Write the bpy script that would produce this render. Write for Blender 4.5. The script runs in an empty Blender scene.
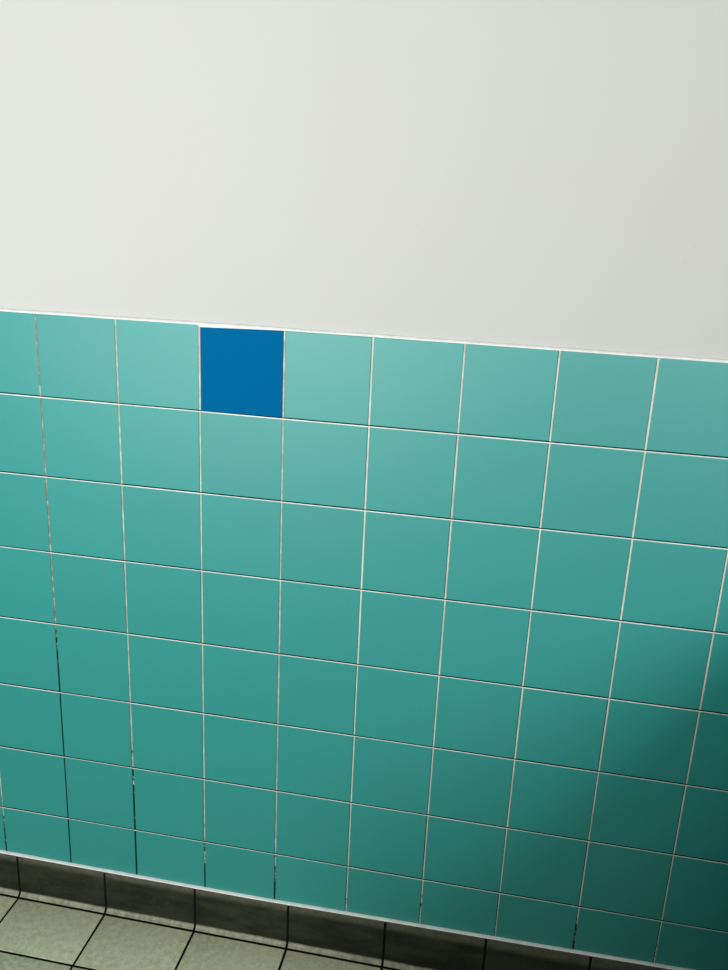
import bpy, bmesh, math, random
from mathutils import Matrix, Vector, noise

random.seed(4)
C = bpy.context.scene.collection
S = 0.1524                  # wall tile pitch
ZT = 1.2845                 # height of the top edge of the tiling
CX0, CP = -0.1208, 0.2037   # joints of the cove pieces and the floor tiles
FP = 0.1405                 # floor tile pitch away from the wall
TOE = -0.0165               # where the cove toe ends
COL_MIN, COL_MAX = -8, 15   # wall tile columns
XL, XR = COL_MIN * S, COL_MAX * S



# ---------------------------------------------------------------- materials
def lin(r, g, b):
    f = lambda v: v / 12.92 if v <= 0.04045 else ((v + 0.055) / 1.055) ** 2.4
    return (f(r / 255), f(g / 255), f(b / 255), 1)


class NT:
    """small helper to write node trees"""
    def __init__(self, name):
        self.m = bpy.data.materials.new(name)
        self.m.use_nodes = True
        self.t = self.m.node_tree
        self.n = self.t.nodes
        self.b = self.n['Principled BSDF']
        self.pos = self.add('ShaderNodeNewGeometry').outputs['Position']

    def add(self, kind, **kw):
        n = self.n.new(kind)
        for k, v in kw.items():
            setattr(n, k, v)
        return n

    def put(self, sock, v):
        if hasattr(v, 'is_linked') or hasattr(v, 'links'):
            self.t.links.new(v, sock)
        else:
            sock.default_value = v

    def noise(self, scale, detail=4, rough=0.6, vec=None, out='Fac', stretch=None):
        n = self.add('ShaderNodeTexNoise')
        v = vec if vec is not None else self.pos
        if stretch:
            mp = self.add('ShaderNodeMapping')
            mp.inputs['Scale'].default_value = stretch
            self.put(mp.inputs['Vector'], v)
            v = mp.outputs[0]
        self.put(n.inputs['Vector'], v)
        n.inputs['Scale'].default_value = scale
        n.inputs['Detail'].default_value = detail
        n.inputs['Roughness'].default_value = rough
        return n.outputs[out]

    def ramp(self, v, lo, hi, a=0.0, b=1.0):
        n = self.add('ShaderNodeMapRange')
        n.interpolation_type = 'SMOOTHSTEP'
        for i, x in enumerate((v, lo, hi, a, b)):
            self.put(n.inputs[i], x)
        return n.outputs[0]

    def math(self, op, a, b=0.0):
        n = self.add('ShaderNodeMath', operation=op)
        self.put(n.inputs[0], a)
        self.put(n.inputs[1], b)
        return n.outputs[0]

    def mix(self, f, a, b):
        n = self.add('ShaderNodeMix', data_type='RGBA')
        self.put(n.inputs['Factor'], f)
        self.put(n.inputs[6], a)
        self.put(n.inputs[7], b)
        return n.outputs[2]

    def xyz(self):
        n = self.add('ShaderNodeSeparateXYZ')
        self.put(n.inputs[0], self.pos)
        return n.outputs

    def bump(self, h, strength, dist=0.001):
        n = self.add('ShaderNodeBump')
        n.inputs['Strength'].default_value = strength
        n.inputs['Distance'].default_value = dist
        self.put(n.inputs['Height'], h)
        self.t.links.new(n.outputs[0], self.b.inputs['Normal'])

    def set(self, **kw):
        for k, v in kw.items():
            self.put(self.b.inputs[k.replace('_', ' ')], v)
        return self.m


def mat_plaster():
    k = NT('white_wall_paint')
    big = k.noise(3.0, 3, 0.5)
    c = k.mix(k.ramp(big, 0.3, 0.7), (0.500, 0.506, 0.486, 1), (0.502, 0.522, 0.498, 1))
    # a faint smudge on the paint
    x, y, z = k.xyz()
    dx = k.math('ADD', k.math('SUBTRACT', x, 1.088), k.math('MULTIPLY', k.math('SUBTRACT', z, ZT + 0.155), -0.45))
    d2 = k.math('ADD', k.math('MULTIPLY', dx, k.math('MULTIPLY', dx, 9.0)), k.math('POWER', k.math('SUBTRACT', z, ZT + 0.155), 2.0))
    sm = k.math('MULTIPLY', k.ramp(d2, 0.0, 0.0006, 1, 0), k.ramp(k.noise(90, 4), 0.35, 0.65))
    c = k.mix(k.math('MULTIPLY', sm, 0.35), c, (0.40, 0.415, 0.36, 1))
    tick = k.math('MULTIPLY', k.ramp(k.math('ABSOLUTE', k.math('SUBTRACT', x, 0.672)), 0.0, 0.006, 1, 0),
                  k.ramp(k.math('ABSOLUTE', k.math('ADD', k.math('SUBTRACT', z, ZT + 0.180), k.math('MULTIPLY', k.math('SUBTRACT', x, 0.672), 0.5))), 0.0, 0.0012, 1, 0))
    c = k.mix(k.math('MULTIPLY', tick, 0.3), c, (0.34, 0.35, 0.31, 1))
    k.bump(k.math('ADD', k.noise(16, 2, 0.4), k.math('MULTIPLY', k.noise(140, 3), 0.08)), 0.35, 0.002)
    return k.set(Base_Color=c, Roughness=0.75, Specular_IOR_Level=0.2)


def mat_glaze(name, rgb, rough, ior, var=0.05):
    k = NT(name)
    # every tile a hair different, by its place in the grid
    sn = k.add('ShaderNodeVectorMath', operation='SNAP')
    mp = k.add('ShaderNodeVectorMath', operation='SUBTRACT')
    k.put(mp.inputs[0], k.pos)
    mp.inputs[1].default_value = (0.0, 0.5, ZT % S)
    k.put(sn.inputs[0], mp.outputs[0])
    sn.inputs[1].default_value = (S, 10.0, S)
    wn = k.add('ShaderNodeTexWhiteNoise', noise_dimensions='3D')
    k.put(wn.inputs['Vector'], sn.outputs[0])
    f = k.math('ADD', k.math('MULTIPLY', wn.outputs['Value'], var), 1.0 - var / 2)
    grain = k.ramp(k.noise(420, 3, 0.7), 0.2, 0.8, 0.955, 1.045)
    hsv = k.add('ShaderNodeHueSaturation')
    hsv.inputs['Color'].default_value = (*rgb, 1)
    k.put(hsv.inputs['Value'], k.math('MULTIPLY', f, grain))
    k.bump(k.math('ADD', k.noise(22, 2, 0.5), k.math('MULTIPLY', k.noise(260, 2), 0.05)), 0.12, 0.001)
    return k.set(Base_Color=hsv.outputs[0], Roughness=rough, IOR=ior)


def mat_grout(name, vertical):
    k = NT(name)
    x, y, z = k.xyz()
    tint = k.noise(14, 4, 0.7)
    pale = k.mix(k.ramp(tint, 0.3, 0.7), (0.48, 0.50, 0.43, 1) if vertical else (0.62, 0.67, 0.61, 1), (0.70, 0.71, 0.62, 1) if vertical else (0.84, 0.87, 0.81, 1))  # level joints whiter: light caught on their edges is put into the colour
    n = k.noise(30, 6, 0.75)
    if vertical:
        # grime grown up the joints from the floor; its reach differs from joint to joint
        reach = k.add('ShaderNodeAttribute', attribute_name='grime_reach').outputs['Fac']
        tan = k.add('ShaderNodeAttribute', attribute_name='browning').outputs['Fac']
        n = k.noise(26, 7, 0.8)
        base = k.math('ADD', reach, k.math('MULTIPLY', k.math('SUBTRACT', n, 0.5), 0.9))
        g = k.ramp(k.math('SUBTRACT', base, z), -0.03, 0.04)
        pale = k.mix(k.math('MULTIPLY', tan, k.ramp(k.noise(45, 4), 0.35, 0.6, 0.35, 1)), pale, (0.22, 0.20, 0.145, 1))
    else:
        g = k.ramp(n, 0.64, 0.72, 0, 0.7)
    c = k.mix(g, pale, (0.008, 0.012, 0.010, 1))
    k.bump(k.noise(300, 3), 0.4, 0.0008)
    return k.set(Base_Color=c, Roughness=0.85, Specular_IOR_Level=0.15)


def mat_cove():
    k = NT('cove_tile_olive')
    x, y, z = k.xyz()
    n = k.noise(60, 5, 0.7)
    n2 = k.noise(9, 4, 0.6, stretch=(1, 1, 3))
    dark = k.mix(k.ramp(n2, 0.35, 0.68), (0.008, 0.013, 0.008, 1), (0.026, 0.031, 0.018, 1))
    dark = k.mix(k.ramp(n, 0.5, 0.85, 0, 0.35), dark, (0.075, 0.08, 0.055, 1))
    # the toe is pale; a rim along the top is paler too
    pale = k.mix(k.ramp(k.noise(70, 6, 0.8), 0.35, 0.65), (0.22, 0.225, 0.155, 1), (0.40, 0.405, 0.30, 1))
    zz = k.math('ADD', z, k.math('MULTIPLY', k.math('SUBTRACT', k.noise(24, 5, 0.7), 0.5), 0.005))
    c = k.mix(k.ramp(zz, 0.007, 0.013, 1, 0), dark, pale)
    c = k.mix(k.ramp(zz, 0.082, 0.099, 0, 0.22), c, pale)
    k.bump(k.noise(300, 3), 0.3, 0.0008)
    return k.set(Base_Color=c, Roughness=0.55, Specular_IOR_Level=0.3)


def mat_floor():
    k = NT('floor_tile_sand')
    n = k.noise(75, 7, 0.85)
    n2 = k.noise(7, 3, 0.6)
    c = k.mix(k.ramp(n, 0.36, 0.64), (0.42, 0.43, 0.25, 1), (0.68, 0.69, 0.49, 1))
    c = k.mix(k.ramp(n2, 0.35, 0.65, 0, 0.45), c, (0.56, 0.54, 0.40, 1))
    c = k.mix(k.ramp(k.noise(260, 3), 0.66, 0.74, 0, 0.5), c, (0.2, 0.2, 0.14, 1))
    k.bump(k.noise(320, 4), 0.3, 0.0008)
    return k.set(Base_Color=c, Roughness=0.6, Specular_IOR_Level=0.3)


def mat_plain(name, rgb, rough=0.7, spec=0.2, amount=0.12, scale=120):
    k = NT(name)
    n = k.noise(scale, 4)
    a = tuple(v * (1 - amount) for v in rgb) + (1,)
    b = tuple(min(1, v * (1 + amount)) for v in rgb) + (1,)
    k.bump(n, 0.2, 0.0008)
    return k.set(Base_Color=k.mix(k.ramp(n, 0.3, 0.7), a, b), Roughness=rough, Specular_IOR_Level=spec)


PLASTER = mat_plaster()
TEAL = mat_glaze('teal_glaze', (0.003, 0.266, 0.244), 0.50, 1.82)
BLUE = mat_glaze('blue_glaze', (0.0, 0.108, 0.268), 0.6, 1.06)
GROUT_V = mat_grout('wall_grout_upright', True)
GROUT_H = mat_grout('wall_grout_level', False)
COVE = mat_cove()
FLOOR = mat_floor()
BLACK = mat_plain('black_floor_grout', (0.006, 0.007, 0.006), 0.9, 0.1, 0.4)
CAULK = mat_plain('white_sealant', (0.66, 0.69, 0.66), 0.5, 0.4, 0.08, 60)
SHADE_PANEL = mat_plain('shade_panel_grey', (0.10, 0.11, 0.11), 0.7, 0.2)


# ---------------------------------------------------------------- mesh tools
def link(name, bm, mats, parent=None, kind=None, smooth=True):
    me = bpy.data.meshes.new(name)
    bmesh.ops.recalc_face_normals(bm, faces=bm.faces)
    bm.to_mesh(me)
    bm.free()
    for m in (mats if isinstance(mats, (list, tuple)) else [mats]):
        me.materials.append(m)
    for p in me.polygons:
        p.use_smooth = smooth
    if smooth:
        me.set_sharp_from_angle(angle=math.radians(50))
    o = bpy.data.objects.new(name, me)
    C.objects.link(o)
    if parent:
        o.parent = parent
    if kind:
        o['kind'] = kind
    return o


def box(bm, x0, x1, y0, y1, z0, z1, mi=0, top=None, left=None):
    v = [bm.verts.new((x, y, z)) for x in (x0, x1) for y in (y0, y1) for z in (z0, z1)]
    for q in ((0, 1, 3, 2), (4, 6, 7, 5), (0, 4, 5, 1), (2, 3, 7, 6), (0, 2, 6, 4), (1, 5, 7, 3)):
        f = bm.faces.new([v[i] for i in q])
        f.material_index = mi
        if top is not None and q == (1, 5, 7, 3):
            f.material_index = top
        if left is not None and q == (0, 1, 3, 2):
            f.material_index = left


def rounded_tile(bm, corners, face, back, r, axis, steps=3):
    """a tile whose outer rim is rounded off towards its face.
    corners: four (a, b) outline points in order; axis 'y' = on the wall, 'z' = on the floor."""
    cx = sum(c[0] for c in corners) / 4
    cy = sum(c[1] for c in corners) / 4

    def at(a, b, h):
        return (a, h, b) if axis == 'y' else (a, b, h)
    sgn = 1 if back > face else -1
    rings = [[bm.verts.new(at(a, b, back)) for a, b in corners]]
    for s in range(steps + 1):
        t = s / steps * math.pi / 2
        inset, depth = r * (1 - math.cos(t)), r * (1 - math.sin(t))
        rings.append([bm.verts.new(at(a + (inset if a < cx else -inset), b + (inset if b < cy else -inset), face + sgn * depth))
                      for a, b in corners])
    for p, q in zip(rings, rings[1:]):
        for i in range(4):
            j = (i + 1) % 4
            bm.faces.new((p[i], p[j], q[j], q[i]))
    bm.faces.new(rings[-1])
    bm.faces.new(rings[0][::-1])


def sweep(bm, prof, x0, x1, n=1, zf=None, closed=True):
    """profile of (y, z) points carried along x; zf(x, y, z) may bend it"""
    rows = []
    for i in range(n + 1):
        x = x0 + (x1 - x0) * i / n
        rows.append([bm.verts.new((x, y, zf(x, y, z) if zf else z)) for y, z in prof])
    m = len(prof)
    for p, q in zip(rows, rows[1:]):
        for i in range(m if closed else m - 1):
            j = (i + 1) % m
            bm.faces.new((p[i], p[j], q[j], q[i]))
    bm.faces.new(rows[0])
    bm.faces.new(rows[-1][::-1])


def cove_top(x):
    """the cove pieces follow the floor, which climbs a little on the right"""
    return 0.1018 + max(0.0, min(x, 1.5) - 0.42) * 0.0165


# ---------------------------------------------------------------- wall_back
GAP = 0.0032
bm = bmesh.new()
box(bm, XL, XR, 0.0045, 0.12, ZT - 0.0008, 2.75)        # painted plaster above the tiles
wall = link('wall_back', bm, PLASTER, kind='structure', smooth=False)
wall['label'] = 'white painted plaster wall above the teal tiling'

# joint positions; the tiler was a touch uneven
jx = {c: c * S for c in range(COL_MIN, COL_MAX + 1)}
for c, d in {0: 0.0006, 3: 0.0006, 2: 0.001, 8: 0.0012, 7: -0.0004, 6: -0.0004}.items():
    jx[c] += d
jz = {r: ZT - r * S for r in range(0, 9)}
for r, d in {0: -0.0006, 5: -0.0003}.items():
    jz[r] += d
jz[8] = 0.093
bm = bmesh.new()
blue = bmesh.new()
for r in range(8):
    for c in range(COL_MIN, COL_MAX):
        j = lambda a: random.uniform(-a, a)
        g = GAP / 2
        x0, x1 = jx[c] + g + j(.0003), jx[c + 1] - g + j(.0003)
        z1, z0 = jz[r] - (g if r else 0) + j(.0002), jz[r + 1] + (g if r < 7 else 0) + j(.0002)
        fy = random.uniform(-0.0004, 0.0002)
        tgt = blue if (r == 0 and c == 2) else bm
        cs = [(x0, z0), (x1, z0), (x1, z1), (x0, z1)]
        if tgt is blue:             # set a little askew, its left side lower
            cs = [(x0 + .0008, z0 - .0012), (x1 - .0004, z0), (x1 - .0004, z1 - .0006), (x0 + .0008, z1 - .0034)]
        rounded_tile(tgt, cs, fy, 0.008, 0.0012, 'y')
o = link('tile_cladding', bm, TEAL, wall, 'structure', False)
o['label'] = 'teal glazed square tiles in straight rows'

bt = link('accent_tile', blue, BLUE, None, 'thing', False)
bt['label'] = 'single bright blue glazed square tile in the top row of teal wall tiles'
bt['category'] = 'tile'

bm = bmesh.new()
lay_r = bm.faces.layers.float.new('grime_reach')
lay_b = bm.faces.layers.float.new('browning')
REACH = {-1: .19, 0: .66, 1: .37, 2: .20, 3: .19, 4: .10, 5: .105, 6: .125, 7: .135, 8: .13}
BROWN = {-1: .5, 0: 1.25, 1: .6, 2: .35, 3: .6, 4: .1, 5: .3}
DEEP, MORTAR = 0.0007, 0.0068
for c in range(COL_MIN + 1, COL_MAX):
    for r in range(8):
        zt = jz[r] - (GAP / 2 if r else 0)
        zb = jz[r + 1] + (GAP / 2 if r < 7 else 0)
        n0 = len(bm.faces)
        box(bm, jx[c] - GAP / 2 + (.0003 + .00011 * r), jx[c] + GAP / 2 + .0005, DEEP, MORTAR, zb, zt, 0, None, 2)  # left face coloured dark, as shade along the side of the joint
        bm.faces.ensure_lookup_table()
        for f in bm.faces[n0:]:
            f[lay_r] = REACH.get(c, .55 if c < 0 else .13)
            f[lay_b] = BROWN.get(c, .6 if c < 0 else .15)
for r in range(1, 8):
    # open crack over each level joint, its shade painted onto the grout's top face
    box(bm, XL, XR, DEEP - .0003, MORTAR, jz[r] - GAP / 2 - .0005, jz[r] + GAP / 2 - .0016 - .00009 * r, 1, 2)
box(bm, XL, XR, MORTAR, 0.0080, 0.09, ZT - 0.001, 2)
o = link('grout', bm, [GROUT_V, GROUT_H, mat_plain('crack_shade_mortar', (0.02, 0.022, 0.02), 0.9, 0.05)], wall, 'structure', False)  # darkest material paints shade into the cracks, and is the mortar behind
o['label'] = 'pale grout lines, blackened low down on the left'

bm = bmesh.new()
box(bm, XL, XR, 0.0081, 0.12, 0.0, ZT - 0.001)
link('backing', bm, mat_plain('mortar', (0.3, 0.3, 0.28)), wall, 'structure', False)

# slim bead of white filler that closes the step between tile edge and plaster
bm = bmesh.new()
prof = [(0.0065, ZT - 0.0005), (-0.0008, ZT - 0.0005)]
for i in range(6):
    t = i / 5 * math.pi / 2
    prof.append((-0.0010 + 0.0058 * (1 - math.cos(t)), ZT + 0.0002 + 0.0044 * math.sin(t)))
prof.append((0.0065, ZT + 0.0047))
sweep(bm, prof, XL, XR, 700, lambda x, y, z: z - min(0.002, max(0, 0.002 * (1 - x / 0.46))) + 0.0009 * noise.noise(Vector((x * 9, 0, 3))) * (1 if z > ZT + .002 else 0.35)
      - (0.0036 * (0.4572 - x) / 0.15 if z < ZT and 0.3056 < x < 0.4572 else 0))
o = link('trim_1', bm, CAULK, kind='structure')
o['label'] = 'thin white filler line along the top of the teal tiles'

# ---------------------------------------------------------------- baseboard_back (cove tiles)
bm = bmesh.new()
G2 = 0.0052
arc_r = 0.0075
base_prof = [(-0.0008, 0.0005), (TOE, 0.0005), (TOE, 0.0022)]
for i in range(7):
    t = i / 6 * math.pi / 2
    base_prof.append((TOE + 0.0006 + (0.0105 - 0.0045) * math.sin(t) * 1.0, 0.0030 + 0.0115 * (1 - math.cos(t))))
front = base_prof[-1][0]
for i in range(5):
    t = i / 4 * math.pi / 2
    base_prof.append((front + 0.002 * (1 - math.cos(t)), 0.097 + 0.002 * math.sin(t)))
base_prof.append((-0.0008, 0.099))
zf = lambda x, y, z: z if z < 0.02 else z * cove_top(x) / 0.099
for i in range(-6, 12):
    x0 = CX0 + i * CP
    a, b = max(x0 + G2 / 2, XL), min(x0 + CP - G2 / 2, XR)
    if a < b:
        sweep(bm, base_prof, a, b, 4, zf)
base = link('baseboard_back', bm, COVE, kind='structure')
base['label'] = 'row of dark olive cove tiles with a pale toe'
bm = bmesh.new()
ins = [(min(y + 0.0012, -0.0008), max(z - 0.0006, 0.0004)) for y, z in base_prof]
for i in range(-5, 12):
    x = CX0 + i * CP
    sweep(bm, ins, x - G2 / 2 - .0004, x + G2 / 2 + .0004, 1, zf)
link('joint', bm, BLACK, base, 'structure', False)
bm = bmesh.new()
top_prof = [(-0.0007, -0.0012), (front + 0.0022, -0.0006)]
for i in range(6):
    t = i / 5 * math.pi / 2
    top_prof.append((front + 0.0022 + 0.0070 * (1 - math.cos(t)), 0.0001 + 0.0022 * math.sin(t)))
top_prof.append((-0.0007, 0.0023))
SEAL = mat_plain('white_seal', (0.86, 0.89, 0.86), 0.45, 0.5, 0.08, 60)
sweep(bm, top_prof, XL, XR, 160, lambda x, y, z: cove_top(x) + z + 0.0006 * noise.noise(Vector((x * 14, 2, 7))))
o = link('trim_2', bm, SEAL, kind='structure')
o['label'] = 'white sealant line between the teal tiles and the cove tiles'

# ---------------------------------------------------------------- floor
YF = TOE - 0.0046
bm = bmesh.new()
NROW = 24
for r in range(NROW):
    y1 = YF - r * FP
    y0 = y1 - FP + 0.0066
    for i in range(-6, 12):
        x0 = CX0 + i * CP
        a, b = max(x0 + G2 / 2, XL), min(x0 + CP - G2 / 2, XR)
        if a < b:
            rounded_tile(bm, [(a, y0), (b, y0), (b, y1), (a, y1)], 0.0, -0.010, 0.0012, 'z', 2)
fl = link('floor', bm, FLOOR, kind='structure')
fl['label'] = 'sandy oblong quarry tile floor with black joints'
bm = bmesh.new()
box(bm, XL, XR, YF - NROW * FP, 0.12, -0.06, -0.0025)
link('floor_joint', bm, BLACK, fl, 'structure', False)

# ---------------------------------------------------------------- added half-height panel, unseen at right, to shade the lower corner
PX, PH, PD = 1.42, ZT - 0.301, 1.8
bm = bmesh.new()
box(bm, PX, PX + 0.03, -PD, -0.03, 0.0, PH)
o = link('shade_panel', bm, SHADE_PANEL, kind='structure', smooth=False)
o['label'] = 'added grey half-height panel out of view, shading the lower right'

# ---------------------------------------------------------------- light
PA, PB, PD_, PW = 110.0, 85.0, 22.0, 0.001
def area(name, loc, target, sx, sy, power, col=(1, 1, 1)):
    L = bpy.data.lights.new(name, 'AREA')
    L.shape = 'RECTANGLE'
    L.size, L.size_y = sx, sy
    L.energy = power
    L.color = col
    o = bpy.data.objects.new(name, L)
    o.location = loc
    o.rotation_euler = (Vector(target) - Vector(loc)).to_track_quat('-Z', 'Y').to_euler()
    C.objects.link(o)
    return o


area('ceiling_lamp', (2.529, -4.0, ZT + 0.849), (2.068, 0.0, ZT - 0.3), 0.3, 1.2, PA, (1, 1, 0.985))
area('added_haze_light', (-0.36, -2.35, ZT + 0.14), (-2.0, 0.0, ZT + 2.05), 2.4, 1.4, PB, (1, 1, 0.985))  # added area light that hazes the upper tiles; no window is built
area('ceiling_lamp', (1.486, -1.684, ZT + 1.0), (1.486, -1.664, 0.0), 1.2, 0.3, PD_, (1, 1, 0.985))

w = bpy.data.worlds.new('World')
bpy.context.scene.world = w
w.use_nodes = True
w.node_tree.nodes['Background'].inputs[0].default_value = (0.95, 1.0, 0.98, 1)
w.node_tree.nodes['Background'].inputs[1].default_value = PW

# ---------------------------------------------------------------- camera
cam = bpy.data.cameras.new('Camera')
co = bpy.data.objects.new('Camera', cam)
C.objects.link(co)
cam.sensor_fit = 'VERTICAL'
cam.sensor_height = 24.0
cam.lens = 897.28 / 970 * 24.0
cam.clip_start = 0.02
R = ((0.98125984, -0.16538549, -0.09887754), (0.18740444, 0.93847326, 0.29008191), (0.04481859, -0.30317582, 0.95188009))
M = Matrix(((R[0][0], R[0][2], -R[0][1], 0.864939), (R[1][0], R[1][2], -R[1][1], -1.469132), (R[2][0], R[2][2], -R[2][1], 0.216317 + ZT), (0, 0, 0, 1)))
co.matrix_world = M
sc = bpy.context.scene
sc.camera = co
sc.view_settings.view_transform = 'Standard'
sc.view_settings.look = 'None'
sc.view_settings.exposure = 0.0
sc.view_settings.gamma = 1.0
sc.view_settings.use_curve_mapping = False
sc.cycles.use_denoising = True
sc.cycles.max_bounces = 8
